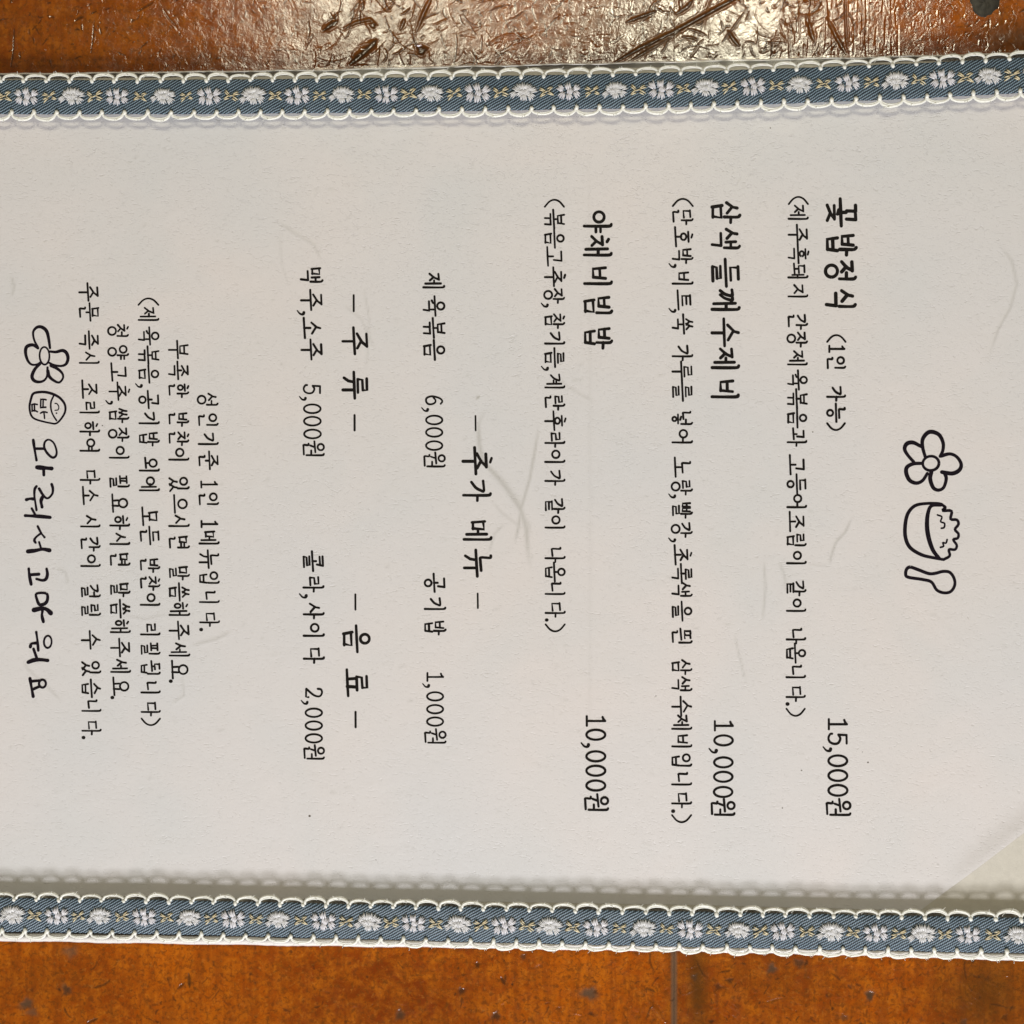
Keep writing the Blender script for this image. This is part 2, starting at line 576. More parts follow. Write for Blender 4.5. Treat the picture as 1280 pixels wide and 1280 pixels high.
    Xw = X + cl * (0.28 * np.exp(-((x1 - X) / 6) ** 2) - 0.28 * np.exp(-((X - x0) / 6) ** 2))
    wx, wy = P(Xw, Y, 0.0)
    top = np.stack([wx, wy, h], -1)
    # the field's sides go down 18 mm
    V = np.concatenate([top[:1] + (0, 0, -0.018), top, top[-1:] + (0, 0, -0.018)], 0)
    V = np.concatenate([V[:, :1] + (0, 0, -0.018), V, V[:, -1:] + (0, 0, -0.018)], 1)
    V[0, :, 2] = V[-1, :, 2] = V[:, 0, 2] = V[:, -1, 2] = -0.018
    V = V[::-1]
    me = grid_mesh("plank", V, V.shape[1], V.shape[0])
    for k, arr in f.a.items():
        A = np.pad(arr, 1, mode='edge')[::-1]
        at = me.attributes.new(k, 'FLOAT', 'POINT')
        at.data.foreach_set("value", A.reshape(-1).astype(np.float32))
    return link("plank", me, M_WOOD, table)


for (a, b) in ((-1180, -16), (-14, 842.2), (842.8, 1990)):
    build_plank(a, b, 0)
# bed of filler seen in the joints between the planks
vx = []
for (jx) in (-15, 842.5):
    jv, jf = [], []
    for i, yy in enumerate(np.linspace(-1500, 2500, 60)):
        for s in (-4, 4):
            x, y = P(jx + s, yy, 0)
            jv.append((x, y, -0.0005))
    for i in range(59):
        k = i * 2
        jf.append((k, k + 2, k + 3, k + 1))
    t_fill = link("joint_filler", mesh("joint_filler", jv, jf), None, table)
    t_fill.data.materials.append(simple("grey_filler", (0.11, 0.068, 0.040), 0.8, (900, 0.8), 0.4))

# dark round knot at the top right
kx, ky = P(1231, 2, 0.0)
kv, kf = [], []
NR, NA = 8, 28
for i in range(NR):
    r = (i + 0.02) / (NR - 1) * 4.1 * MM
    for j in range(NA):
        a = 2 * math.pi * j / NA
        rr = r * (1 + 0.05 * math.sin(3 * a + 1) + 0.012 * math.sin(7 * a))
        z = 0.0005 * math.sqrt(max(0, 1 - (i / (NR - 1)) ** 2)) - 0.0002 + random.uniform(-1, 1) * 0.00010
        kv.append((kx + rr * math.cos(a), ky + rr * math.sin(a), z))
for i in range(NR - 1):
    for j in range(NA):
        kf.append((i * NA + j, i * NA + (j + 1) % NA, (i + 1) * NA + (j + 1) % NA, (i + 1) * NA + j)[::-1])
link("wood_knot", mesh("wood_knot", kv, kf), M_KNOT, table)

# ------------------------------------------------------------------ menu
Z_BACK, Z_PAPER, Z_COV0, Z_COV1, Z_RIB = 0.6 * MM, 0.75 * MM, 1.7 * MM, 3.8 * MM, 3.85 * MM
menu = empty("menu_board")
menu["label"] = "white Korean restaurant menu in a clear cover trimmed with blue flower lace ribbons"
menu["category"] = "menu"

XL, XR = -62, 1420


def interp(x, pts):
    a = np.asarray(pts, float)
    xs, ys = a[:, 0], a[:, 1]
    x = np.asarray(x, float)
    lo = ys[0] + (x - xs[0]) * (ys[1] - ys[0]) / (xs[1] - xs[0])
    hi = ys[-1] + (x - xs[-1]) * (ys[-1] - ys[-2]) / (xs[-1] - xs[-2])
    r = np.interp(x, xs, ys)
    return np.where(x < xs[0], lo, np.where(x > xs[-1], hi, r))


BACK_TOP = [(0, 92), (400, 87), (640, 81), (860, 76), (1060, 71.5), (1280, 66)]
BACK_BOT = [(0, 1176), (300, 1181), (640, 1185.5), (860, 1189), (1060, 1194), (1280, 1200.5)]


def slab(name, top, bot, z0, z1, mat, parent, n=60, inset=0.0):
    xs = np.linspace(XL, XR, n)
    ta, ba = interp(xs, top), interp(xs, bot)
    v, fs = [], []
    for z in (z0, z1):
        zz = z
        for i in range(n):
            x, y = P(xs[i], ta[i] + inset, 0.75 * MM)
            v.append((x, y, zz))
            x, y = P(xs[i], ba[i] - inset, 0.75 * MM)
            v.append((x, y, zz))
    m = 2 * n
    for i in range(n - 1):
        k = 2 * i
        fs.append((m + k, m + k + 1, m + k + 3, m + k + 2))
        fs.append((k, k + 2, k + 3, k + 1))
        fs.append((k, m + k, m + k + 2, k + 2))
        fs.append((k + 1, k + 3, m + k + 3, m + k + 1))
    fs.append((0, 1, m + 1, m))
    k = 2 * n - 2
    fs.append((k, m + k, m + k + 1, k + 1))
    return link(name, mesh(name, v, fs, False), mat, parent)


backing = slab("backing_board", BACK_TOP, BACK_BOT, 0.03 * MM, Z_BACK, M_BACK, menu)
cover = slab("clear_cover", BACK_TOP, BACK_BOT, Z_COV0, Z_COV1, M_CLEAR, menu, inset=1.5)
# white welded edge of the cover: a thin bead on the long sides
for edge, sgn, inn in ((BACK_TOP, 1, 0.0), (BACK_BOT, -1, 8.0)):
    xs = np.linspace(XL, XR, 240)
    ey = interp(xs, edge)
    v, fs = [], []
    prof = [(-0.2, 0.05), (-0.35, 0.9), (-0.1, 1.9), (0.4, 2.3), (1.5, 2.4), (1.6 + inn, 3.0 if inn else 2.2), (2.0 + inn, 1.7), (2.0 + inn, 0.62)]
    if inn:
        prof[2:5] = [(-0.1, 2.4), (0.4, 3.0), (1.5, 3.3)]
    for i, x in enumerate(xs):
        wob = 0.5 * math.sin(i * 0.35) + random.uniform(-0.3, 0.3)
        for (dy, z) in prof:
            wx, wy = P(x, ey[i] + sgn * (dy + wob), z * MM)
            v.append((wx, wy, z * MM))
    q = len(prof)
    for i in range(len(xs) - 1):
        for j in range(q - 1):
            a = i * q + j
            fc = (a, a + 1, a + q + 1, a + q)
            fs.append(fc if sgn > 0 else fc[::-1])
    link("cover_edge", mesh("cover_edge", v, fs), M_EDGE, menu)

# paper sheet, its lower right corner cut off
nx, ny = 640, 480
PX = np.linspace(XL + 4, XR - 6, nx)
ptop = interp(PX, BACK_TOP) + 14
pbot = np.minimum(interp(PX, BACK_BOT) - 58, 1098 - (PX - 1203) * 0.762)
S = np.linspace(0, 1, ny)[:, None]
GX = np.repeat(PX[None, :], ny, 0)
GY = ptop[None, :] * (1 - S) + pbot[None, :] * S
pz = 0.03 * np.sin(GX / 170 + 1) * np.sin(GY / 140) + 0.02 * np.sin(GX / 61 + GY / 83)
# lifted cut edge
cut = (pbot[None, :] - GY)
cmask = 1 / (1 + np.exp(-(GX - 1195) / 10))
pz = pz + 0.75 * np.exp(-(cut / 22) ** 2) * cmask
mark = np.zeros_like(pz)


def paper_stroke(pts, wd, hh, mk):
    pts = np.asarray(pts, float)
    m = wd * 3 + 4
    sel = (GX > pts[:, 0].min() - m) & (GX < pts[:, 0].max() + m) & (GY > pts[:, 1].min() - m) & (GY < pts[:, 1].max() + m)
    X, Y = GX[sel], GY[sel]
    best = np.full(X.shape, 1e9)
    al = np.zeros(X.shape)
    n = len(pts) - 1
    for i in range(n):
        a, b = pts[i], pts[i + 1]
        d = b - a
        t = np.clip(((X - a[0]) * d[0] + (Y - a[1]) * d[1]) / max(d @ d, 1e-9), 0, 1)
        q = np.hypot(X - a[0] - t * d[0], Y - a[1] - t * d[1])
        k = q < best
        best[k] = q[k]
        al[k] = (i + t[k]) / n
    env = np.clip(np.minimum(al, 1 - al) * 6, 0, 1)
    g = np.exp(-(best / wd) ** 2) * env
    pz[sel] += hh * g
    mark[sel] = np.maximum(mark[sel], min(mk * 1.45, .95) * g)


for pts, wd, hh, mk in (
        ([(608, 510), (598, 530), (599, 555), (604, 578), (618, 592), (634, 612), (646, 630), (652, 640), (658, 662), (660, 690), (664, 716)], 2.6, 0.05, 0.42),
        ([(612, 586), (630, 606), (646, 628), (653, 640)], 4.2, 0.04, 0.30),
        ([(674, 530), (669, 562), (662, 600), (652, 634), (648, 660), (643, 682)], 1.8, 0.05, 0.40),
        ([(614, 626), (628, 642), (644, 654), (654, 662)], 1.6, 0.03, 0.22),
        ([(630, 655), (618, 668), (610, 694)], 1.6, 0.03, 0.25),
        ([(652, 640), (662, 658), (660, 672)], 2.2, 0.03, 0.2),
        ([(1066, 645), (1057, 665), (1045, 678), (1040, 692), (1036, 710)], 1.6, 0.06, 0.36),
        ([(1010, 706), (1036, 709)], 1.5, 0.04, 0.12),
        ([(974, 702), (980, 718), (984, 742)], 1.8, 0.05, 0.25), ([(955, 700), (957, 735), (953, 780)], 1.6, 0.05, 0.28),
        ([(1250, 306), (1265, 328), (1271, 355), (1263, 385), (1248, 412), (1234, 452)], 1.8, 0.08, 0.28),
        ([(918, 792), (924, 820), (934, 858)], 1.4, 0.04, 0.22),
        ([(345, 276), (368, 292), (392, 306), (404, 330)], 1.8, 0.06, 0.22), ([(428, 380), (452, 400), (470, 440)], 1.6, 0.05, 0.18),
        ([(350, 290), (352, 330), (362, 360)], 1.4, 0.04, 0.14), ([(690, 470), (720, 490), (745, 505)], 1.4, 0.04, 0.22),
        ([(455, 360), (462, 400), (458, 470)], 1.4, 0.05, 0.18), ([(14, 345), (18, 358), (15, 372)], 1.6, 0.05, 0.3),
        ([(70, 710), (82, 716), (86, 732)], 1.5, 0.05, 0.28), ([(28, 825), (36, 838), (60, 860), (80, 880)], 1.5, 0.05, 0.25),
        ([(238, 808), (270, 800), (290, 790)], 2.2, 0.08, 0.2), ([(228, 845), (230, 870), (215, 880)], 1.5, 0.05, 0.22),
        ([(736, 150), (737, 400), (738, 700), (736, 1080)], 2.5, -0.03, 0.06),
        ([(595, 498), (600, 496)], 1.6, 0.05, 0.9), ([(155, 770), (182, 775), (210, 768)], 1.6, 0.05, 0.15),
        ([(705, 245), (700, 330), (708, 420)], 1.5, 0.04, 0.05)):
    paper_stroke(pts, wd, hh, mk)
for _ in range(380):
    x, y, a = random.uniform(0, 1280), random.uniform(160, 1080), random.gauss(-0.2, 0.5)
    L = random.uniform(2, 10)
    paper_stroke([(x, y), (x + L * math.cos(a), y + L * math.sin(a))], random.uniform(1.0, 1.8), random.uniform(-0.04, 0.05), random.uniform(0.03, 0.20))
WX, WY = P(GX, GY, Z_PAPER)
me = grid_mesh("paper_sheet", np.stack([WX, WY, Z_PAPER + pz * MM], -1)[::-1], nx, ny)
at = me.attributes.new("mark", 'FLOAT', 'POINT')
at.data.foreach_set("value", mark[::-1].reshape(-1).astype(np.float32))
paper = link("paper_sheet", me, M_PAPER, menu)


def paper_z(px, py):
    i = np.clip(np.searchsorted(PX, px), 1, nx - 1)
    s = (py - ptop[i]) / (pbot[i] - ptop[i])
    j = int(np.clip(s * (ny - 1), 0, ny - 1))
    return max(pz[max(j - 1, 0):j + 2, i - 1:i + 2].max(), 0)


# ------------------------------------------------------------------ flat print: strokes in photo pixel coordinates
def smooth_path(pts, closed=False, k=4):
    p = [tuple(q) for q in pts]
    n = len(p)
    if n < 3:
        return p
    out = []
    rngi = range(n if closed else n - 1)
    for i in rngi:
        if closed:
            a, b, c, d = p[(i - 1) % n], p[i], p[(i + 1) % n], p[(i + 2) % n]
        else:
            b, c = p[i], p[i + 1]
            a = p[i - 1] if i > 0 else (2 * b[0] - c[0], 2 * b[1] - c[1])
            d = p[i + 2] if i + 2 < n else (2 * c[0] - b[0], 2 * c[1] - b[1])
        for s in range(k):
            t = s / k
            o = []
            for e in (0, 1):
                o.append(0.5 * (2 * b[e] + (c[e] - a[e]) * t + (2 * a[e] - 5 * b[e] + 4 * c[e] - d[e]) * t * t
                                + (3 * b[e] - a[e] - 3 * c[e] + d[e]) * t ** 3))
            out.append(tuple(o))
    if not closed:
        out.append(p[-1])
    return out


class Print:
    def __init__(self):
        self.v, self.f, self.lay = [], [], 0

    def stroke(self, pts, width, closed=False, smooth=True, jitter=0.06, ends=(1.0, 1.0)):
        """one pen stroke with round ends; pts are photo pixels"""
        q = smooth_path(pts, closed) if smooth else list(pts)
        if closed:
            q = q + [q[0]]
        q = np.asarray(q, float)
        keep = [0]
        for i in range(1, len(q)):
            if np.hypot(*(q[i] - q[keep[-1]])) > 0.25:
                keep.append(i)
        if len(keep) < 2:
            keep = [0, len(q) - 1]
        q = q[keep]
        n = len(q)
        self.lay += 1
        z = 0.012 * MM + (self.lay % 40) * 0.0006 * MM
        t = np.gradient(q, axis=0)
        t /= np.maximum(np.hypot(t[:, 0], t[:, 1]), 1e-9)[:, None]
        nrm = np.stack([-t[:, 1], t[:, 0]], 1)
        ph = random.uniform(0, 6.28)
        hw = width / 2 * (1 + jitter * np.sin(np.linspace(0, 3.0, n) * 2 + ph))
        u = np.linspace(0, 1, n)
        hw *= ends[0] + (ends[1] - ends[0]) * u
        L, R = q + nrm * hw[:, None], q - nrm * hw[:, None]
        base = len(self.v)

        def add(p):
            zz = Z_PAPER + paper_z(p[0], p[1]) * MM + z
            x, y = P(p[0], p[1], zz)
            self.v.append((float(x), float(y), zz))
            return len(self.v) - 1
        li = [add(p) for p in L]
        ri = [add(p) for p in R]
        for i in range(n - 1):
            self.f.append((li[i], li[i + 1], ri[i + 1], ri[i]))
        if not closed:
            for (c, tt, h, A, B) in ((q[0], -t[0], hw[0], li[0], ri[0]), (q[-1], t[-1], hw[-1], li[-1], ri[-1])):
                a0 = math.atan2(*(((L[0] - q[0]) if A == li[0] else (L[-1] - q[-1]))[::-1]))
                at = math.atan2(tt[1], tt[0])
                dd = (at - a0 + math.pi) % (2 * math.pi) - math.pi
                ids = [A]
                for k in range(1, 5):
                    ang = a0 + dd * 2 * k / 5
                    ids.append(add((c[0] + h * math.cos(ang), c[1] + h * math.sin(ang))))
                ids.append(B)
                self.f.append(tuple(ids))
        return self

    def ellipse(self, c, rx, ry, width, rot=0.0, n=14, wob=0.03):
        ph = random.uniform(0, 6.28)
        pts = []
        for i in range(n):
            a = 2 * math.pi * i / n
            k = 1 + wob * math.sin(2 * a + ph)
            x, y = rx * k * math.cos(a), ry * k * math.sin(a)
            pts.append((c[0] + x * math.cos(rot) - y * math.sin(rot), c[1] + x * math.sin(rot) + y * math.cos(rot)))
        return self.stroke(pts, width, closed=True)

    def dot(self, c, r):
        return self.stroke([(c[0] - r * 0.15, c[1]), (c[0] + r * 0.15, c[1])], 2 * r, smooth=False)

    def build(self, name, mat, label=None):
        me = mesh(name, self.v, self.f, True)
        # make every face look up
        me.update()
        fl = [p.index for p in me.polygons if p.normal.z < 0]
        if fl:
            import bmesh
            bm = bmesh.new()
            bm.from_mesh(me)
            bm.faces.ensure_lookup_table()
            bmesh.ops.reverse_faces(bm, faces=[bm.faces[i] for i in fl])
            bm.to_mesh(me)
            bm.free()
        o = link(name, me, mat, paper)
        if label:
            o["label"] = label
        return o


# --- jamo strokes in a unit box, u to the right, v upward
CIRC = 'O'
CON = {
    'ㄱ': [[(.02, .90), (.90, .95), (.86, .72), (.62, .34), (.12, .0)]],
    'ㄱh': [[(.04, .88), (.92, .92)], [(.92, .92), (.84, .0)]],
    'ㄴ': [[(.0, 1.0), (.14, .93), (.12, .12), (.34, .08), (1.0, .14)]],
    'ㄷ': [[(.06, .90), (.92, .95)], [(.14, .90), (.12, .08), (1.0, .14)]],
    'ㄹ': [[(.06, .92), (.84, .95), (.82, .56)], [(.84, .56), (.14, .50), (.10, .06)], [(.10, .06), (1.0, .10)]],
    'ㅁ': [[(.05, 1.0), (.16, .0)], [(.08, .86), (.92, .92), (.82, .06)], [(.14, .08), (.90, .08)]],
    'ㅂ': [[(.05, 1.0), (.15, .04), (.88, .06)], [(.96, 1.0), (.86, .06)], [(.10, .55), (.90, .58)]],
    'ㅅ': [[(.52, 1.0), (.44, .62), (.02, .04)], [(.40, .56), (1.0, .10)]],
    'ㅇ': [CIRC],
    'ㅈ': [[(.04, .90), (.90, .95)], [(.88, .95), (.58, .46), (.02, .02)], [(.50, .42), (1.0, .04)]],
    'ㅊ': [[(.32, 1.18), (.60, 1.07)], [(.04, .72), (.92, .76)], [(.88, .76), (.56, .36), (.02, .0)], [(.50, .34), (1.0, .02)]],
    'ㅋ': [[(.04, .90), (.92, .94)], [(.92, .94), (.80, .05)], [(.06, .46), (.84, .52)]],
    'ㅌ': [[(.06, .94), (.92, .98)], [(.14, .94), (.12, .04), (1.0, .08)], [(.14, .50), (.88, .53)]],
    'ㅍ': [[(.02, .92), (.98, .96)], [(.30, .92), (.34, .12)], [(.72, .92), (.66, .12)], [(.0, .06), (1.0, .12)]],
    'ㅎ': [[(.28, 1.20), (.58, 1.09)], [(.04, .76), (.96, .80)], ('o', .5, .27, .34, .28)],
}


def double(c, k=.46):
    out = []
    for off in (0, 1 - k):
        for s in CON[c]:
            out.append([(off + u * k, v) for (u, v) in s])
    return out


CON['ㄲh'] = [[(.0, .88), (.40, .90)], [(.40, .90), (.38, .0)], [(.54, .88), (.98, .92)], [(.98, .92), (.94, .0)]]
CON['ㄲ'], CON['ㄸ'], CON['ㅃ'], CON['ㅆ'], CON['ㅉ'] = double('ㄱ', .62), double('ㄷ'), double('ㅂ'), double('ㅅ', .56), double('ㅈ')
INI = 'ㄱㄲㄴㄷㄸㄹㅁㅂㅃㅅㅆㅇㅈㅉㅊㅋㅌㅍㅎ'
VOW = 'ㅏㅐㅑㅒㅓㅔㅕㅖㅗㅘㅙㅚㅛㅜㅝㅞㅟㅠㅡㅢㅣ'
FIN = ['', 'ㄱ', 'ㄲ', 'ㄳ', 'ㄴ', 'ㄵ', 'ㄶ', 'ㄷ', 'ㄹ', 'ㄺ', 'ㄻ', 'ㄼ', 'ㄽ', 'ㄾ', 'ㄿ', 'ㅀ', 'ㅁ', 'ㅂ', 'ㅄ', 'ㅅ', 'ㅆ', 'ㅇ', 'ㅈ', 'ㅊ', 'ㅋ', 'ㅌ', 'ㅍ', 'ㅎ']


def stem(u, v1, v0):
    return [(u - .075, v1 + .0), (u, v1 - .065), (u + .008, (v0 + v1) / 2), (u, v0)]


def place(c, box, horiz=False):
    """strokes of consonant c in box (u0, v0, u1, v1)"""
    u0, v0, u1, v1 = box
    key = c + 'h' if horiz and c + 'h' in CON else c
    out = []
    for s in CON[key]:
        if s == CIRC:
            r = min(u1 - u0, v1 - v0) / 2
            out.append(('o', (u0 + u1) / 2, (v0 + v1) / 2, r, r))
        elif s[0] == 'o':
            r = min(s[3] * (u1 - u0), s[4] * (v1 - v0) * 1.25)
            out.append(('o', u0 + s[1] * (u1 - u0), v0 + s[2] * (v1 - v0), r, s[4] * (v1 - v0)))
        else:
            out.append([(u0 + a * (u1 - u0), v0 + b * (v1 - v0)) for a, b in s])
    return out


def glyph(ch):
    """strokes of a Hangul syllable in em units"""
    k = ord(ch) - 0xAC00
    c, v, f = INI[k // 588], VOW[(k % 588) // 28], FIN[k % 28]
    S = []
    vert = v in 'ㅏㅐㅑㅓㅔㅕㅖㅣ'
    hor = v in 'ㅗㅛㅜㅠㅡ'
    if vert:
        top, bot = 1.0, (.44 if f else .0)
        cb = (.10, .50, .56, .90) if f else (.08, .30, .58, .78)
        if c == 'ㅇ':
            cb = (.12, .56, .50, .92) if f else (.12, .36, .50, .74)
        if c in 'ㅊㅎ':
            cb = (cb[0], cb[1] - .03, cb[2], cb[3] + .02)
        if v in 'ㅐㅔㅖ':
            cb = (.04, cb[1], .44, cb[3])
        if v in 'ㅓㅕ':
            cb = (.06, cb[1], .50, cb[3])
        if c in 'ㅃㅆㄲㄸ':
            cb = (cb[0] - .04, cb[1], cb[2] + .03, cb[3])
        mid = (cb[1] + cb[3]) / 2 - .02
        S += place(c, cb)
        if v == 'ㅣ':
            S.append(stem(.78, top, bot))
        elif v == 'ㅏ':
            S += [stem(.72, top, bot), [(.72, mid), (.96, mid - .01)]]
        elif v == 'ㅑ':
            S += [stem(.70, top, bot), [(.70, mid + .07), (.95, mid + .07)], [(.70, mid - .10), (.95, mid - .10)]]
        elif v == 'ㅓ':
            S += [stem(.80, top, bot), [(.54, mid), (.80, mid)]]
        elif v == 'ㅕ':
            S += [stem(.80, top, bot), [(.54, mid + .08), (.80, mid + .08)], [(.52, mid - .08), (.80, mid - .08)]]
        elif v == 'ㅐ':
            S += [[(.58, top - .14), (.60, bot + .06)], stem(.84, top, bot), [(.60, mid), (.84, mid)]]
        elif v == 'ㅔ':
            S += [[(.62, top - .16), (.63, bot + .10)], stem(.85, top, bot), [(.44, mid), (.62, mid)]]
        elif v == 'ㅖ':
            S += [[(.62, top - .16), (.63, bot + .10)], stem(.85, top, bot), [(.44, mid + .06), (.62, mid + .06)], [(.42, mid - .08), (.62, mid - .08)]]
        if f:
            fb = (.20, .0, .80, .36)
            if f == 'ㅇ':
                fb = (.26, -.04, .68, .37)
            if f == 'ㄴ':
                fb = (.14, .0, .80, .28)
            if f == 'ㅆ':
                fb = (.10, .0, .96, .40)
            S += place(f, fb, True)
    elif hor:
        if f:
            cb, fb = (.24, .64, .78, .98), (.22, .0, .80, .33)
            bar = {'ㅡ': .49, 'ㅗ': .45, 'ㅛ': .45, 'ㅜ': .54, 'ㅠ': .54}[v]
            if v in 'ㅗㅛ':
                cb = (.24, .66, .78, 1.0)
            if v in 'ㅜㅠ':
                fb = (.24, .0, .78, .30)
                cb = (.24, .66, .78, 1.0)
            up, dn = bar + .19, bar - .18
        else:
            cb = (.22, .56, .78, .98)
            bar = {'ㅡ': .26, 'ㅗ': .13, 'ㅛ': .13, 'ㅜ': .44, 'ㅠ': .44}[v]
            if v in 'ㅗㅛㅡ':
                cb = (.22, .46, .78, .90)
            up, dn = bar + .30, .0
        if c == 'ㅇ':
            m = (cb[1] + cb[3]) / 2
            r = (cb[3] - cb[1]) / 2
            cb = (.5 - r, m - r, .5 + r, m + r)
        if c in 'ㅊㅎ':
            cb = (cb[0], cb[1] - .05, cb[2], cb[3] - .01)
        S += place(c, cb, True)
        S.append([(.0, bar - .01), (.5, bar + .01), (1.0, bar + .035)])
        if v == 'ㅗ':
            S.append([(.50, up), (.50, bar)])
        elif v == 'ㅛ':
            S += [[(.34, up), (.36, bar)], [(.66, up), (.64, bar)]]
        elif v == 'ㅜ':
            S.append([(.52, bar), (.52, dn)])
        elif v == 'ㅠ':
            S += [[(.38, bar), (.34, (bar + dn) / 2), (.22, dn + .04)], [(.68, bar), (.68, dn)]]
        if f:
            S += place(f, fb, True)
    else:
        bot = .36 if f else .0
        top = 1.0
        if f:
            cb, bar = (.16, .70, .54, 1.0), .56
        else:
            cb, bar = (.14, .50, .56, .88), .30
            if v == 'ㅙ':
                cb, bar = (.08, .50, .56, .86), .30
        if v == 'ㅢ' and f:
            cb, bar = (.12, .60, .58, .96), .44
        if c == 'ㅇ':
            r = (cb[3] - cb[1]) / 2
            m = (cb[0] + cb[2]) / 2
            cb = (m - r, cb[1], m + r, cb[3])
        S += place(c, cb, True)
        S.append([(.0, bar - .02), (.66, bar + .03)])
        S.append(stem(.84, top, bot if v != 'ㅝ' else (.16 if f else 0)))
        m = (cb[0] + cb[2]) / 2
        if v == 'ㅙ':
            S += [[(m, cb[1] - .02), (m, bar)], [(.68, .80), (.69, .20)], [(.69, .48), (.86, .48)]]
        if v in 'ㅘㅚ':
            S.append([(m, cb[1] - .02), (m, bar)])
        if v in 'ㅝㅟ':
            S.append([(m, bar), (m - .10, bar - .22)])
        if v == 'ㅘ':
            S.append([(.84, .48), (1.06, .47)])
        if v == 'ㅝ':
            S.append([(.56, bar - .17), (.84, bar - .17)])
        if f:
            S += place(f, (.14, .0, .80, .26) if f == 'ㄴ' else (.22, .0, .80, .30), True)
    return S


DIG = {
    '0': [('o', .5, .5, .40, .5)],
    '1': [[(.52, 1.0), (.52, .02)], [(.20, .86), (.36, .90), (.52, 1.0)], [(.14, .02), (.90, .02)]],
    '2': [[(.12, .74), (.18, .93), (.48, 1.0), (.80, .90), (.84, .70), (.66, .44), (.12, .04)], [(.12, .03), (.90, .03), (.92, .18)]],
    '5': [[(.22, .98), (.86, .98)], [(.22, .98), (.19, .54)], [(.19, .54), (.48, .64), (.82, .52), (.88, .28), (.72, .06), (.42, .0), (.14, .10), (.12, .20)]],
    '6': [[(.82, .90), (.60, 1.0), (.34, .88), (.16, .56), (.13, .28), (.28, .04), (.54, .0), (.80, .10), (.86, .32), (.72, .54), (.48, .58), (.22, .44)]],
}


class Line:
    """a printed line: maps em boxes to photo pixels; reading runs down the photograph, glyph tops point right"""

    def __init__(self, y0, xb0, xt0, y1, xb1, xt1, em, pen):
        self.a = (y0, xb0, xt0, y1, xb1, xt1)
        self.em, self.pen = em, pen * 1.24
        self.p = Print()

    def pt(self, y, v):
        y0, b0, t0, y1, b1, t1 = self.a
        k = (y - y0) / (y1 - y0)
        b, t = b0 + (b1 - b0) * k, t0 + (t1 - t0) * k
        return (b + v * (t - b), y)

    def draw(self, S, yc, wd, pen=None, vs=1.0, vo=0.0, contrast=0.0, smooth=True):
        pen = pen or self.pen
        tilt = random.uniform(-.012, .012)
        for s in S:
            if s[0] == 'o':
                n = 16
                h = (self.pt(yc, 1)[0] - self.pt(yc, 0)[0])
                r_u, r_v = s[3], s[4]
                if abs(r_u - r_v) < 1e-6:          # true circle
                    r_u = r_v * h / wd
                    if r_u > .30:
                        r_u = .30
                pts = []
                for i in range(n):
                    a = 2 * math.pi * i / n
                    pts.append(self.pt(yc + (s[1] - .5 + r_u * math.cos(a)) * wd, vo + vs * (s[2] + r_v * math.sin(a))))
                self.p.stroke(pts, pen, closed=True, jitter=.04)
            else:
                pts = [self.pt(yc + (u - .5) * wd, vo + vs * (v + tilt * (u - .5))) for (u, v) in s]
                self.p.stroke(pts, pen * random.uniform(.94, 1.06), smooth=smooth and len(pts) > 3, jitter=.08)

    def han(self, text, centres):
        for ch, y in zip(text, centres):
            if ch == ',':
                self.comma(y)
            elif ch == '.':
                self.p.dot(self.pt(y, .06), self.pen * .85)
            elif ch == '(':
                self.par(y, 1)
            elif ch == ')':
                self.par(y, -1)
            elif ch == '1':
                self.draw(DIG['1'], y, self.em * .45, vs=.84, vo=.10)
            else:
                v = (ord(ch) - 0xAC00) % 588 // 28
                self.draw(glyph(ch), y + (0 if VOW[v] in 'ㅗㅛㅜㅠㅡ' else -.2), self.em * (1.0 if VOW[v] in 'ㅗㅛㅜㅠㅡ' else .86))
        return self

    def comma(self, y, v=0.02):
        x, yy = self.pt(y, v)
        d = self.pen * 1.0
        self.p.stroke([(x + d * 1.0, yy - d * .1), (x + d * .7, yy + d * .6), (x - d * .6, yy + d * .5), (x - d * 1.9, yy - d * .9)], self.pen * 1.15, ends=(1.25, .5))

    def par(self, y, sgn):
        k = self.em * .19 * sgn
        pts = [self.pt(y + k, 0.0), self.pt(y - k * .45, .24), self.pt(y - k * .95, .5), self.pt(y - k * .45, .76), self.pt(y + k, 1.0)]
        self.p.stroke(pts, self.pen * .92)

    def digits(self, items, wd, vb, vt):
        for ch, y in items:
            if ch == ',':
                self.comma(y, vb - .02)
            elif ch == '원':
                self.draw(glyph('원'), y, self.em)
            else:
                self.draw(DIG[ch], y, wd, vs=vt - vb, vo=vb, pen=self.pen)
        return self

    def dash(self, y0, y1, v, pen=None):
        self.p.stroke([self.pt(y0, v), self.pt(y1, v)], pen or self.pen, smooth=False)
        return self

    def done(self, label):
        return self.p.build("printed_line", M_INK, label)


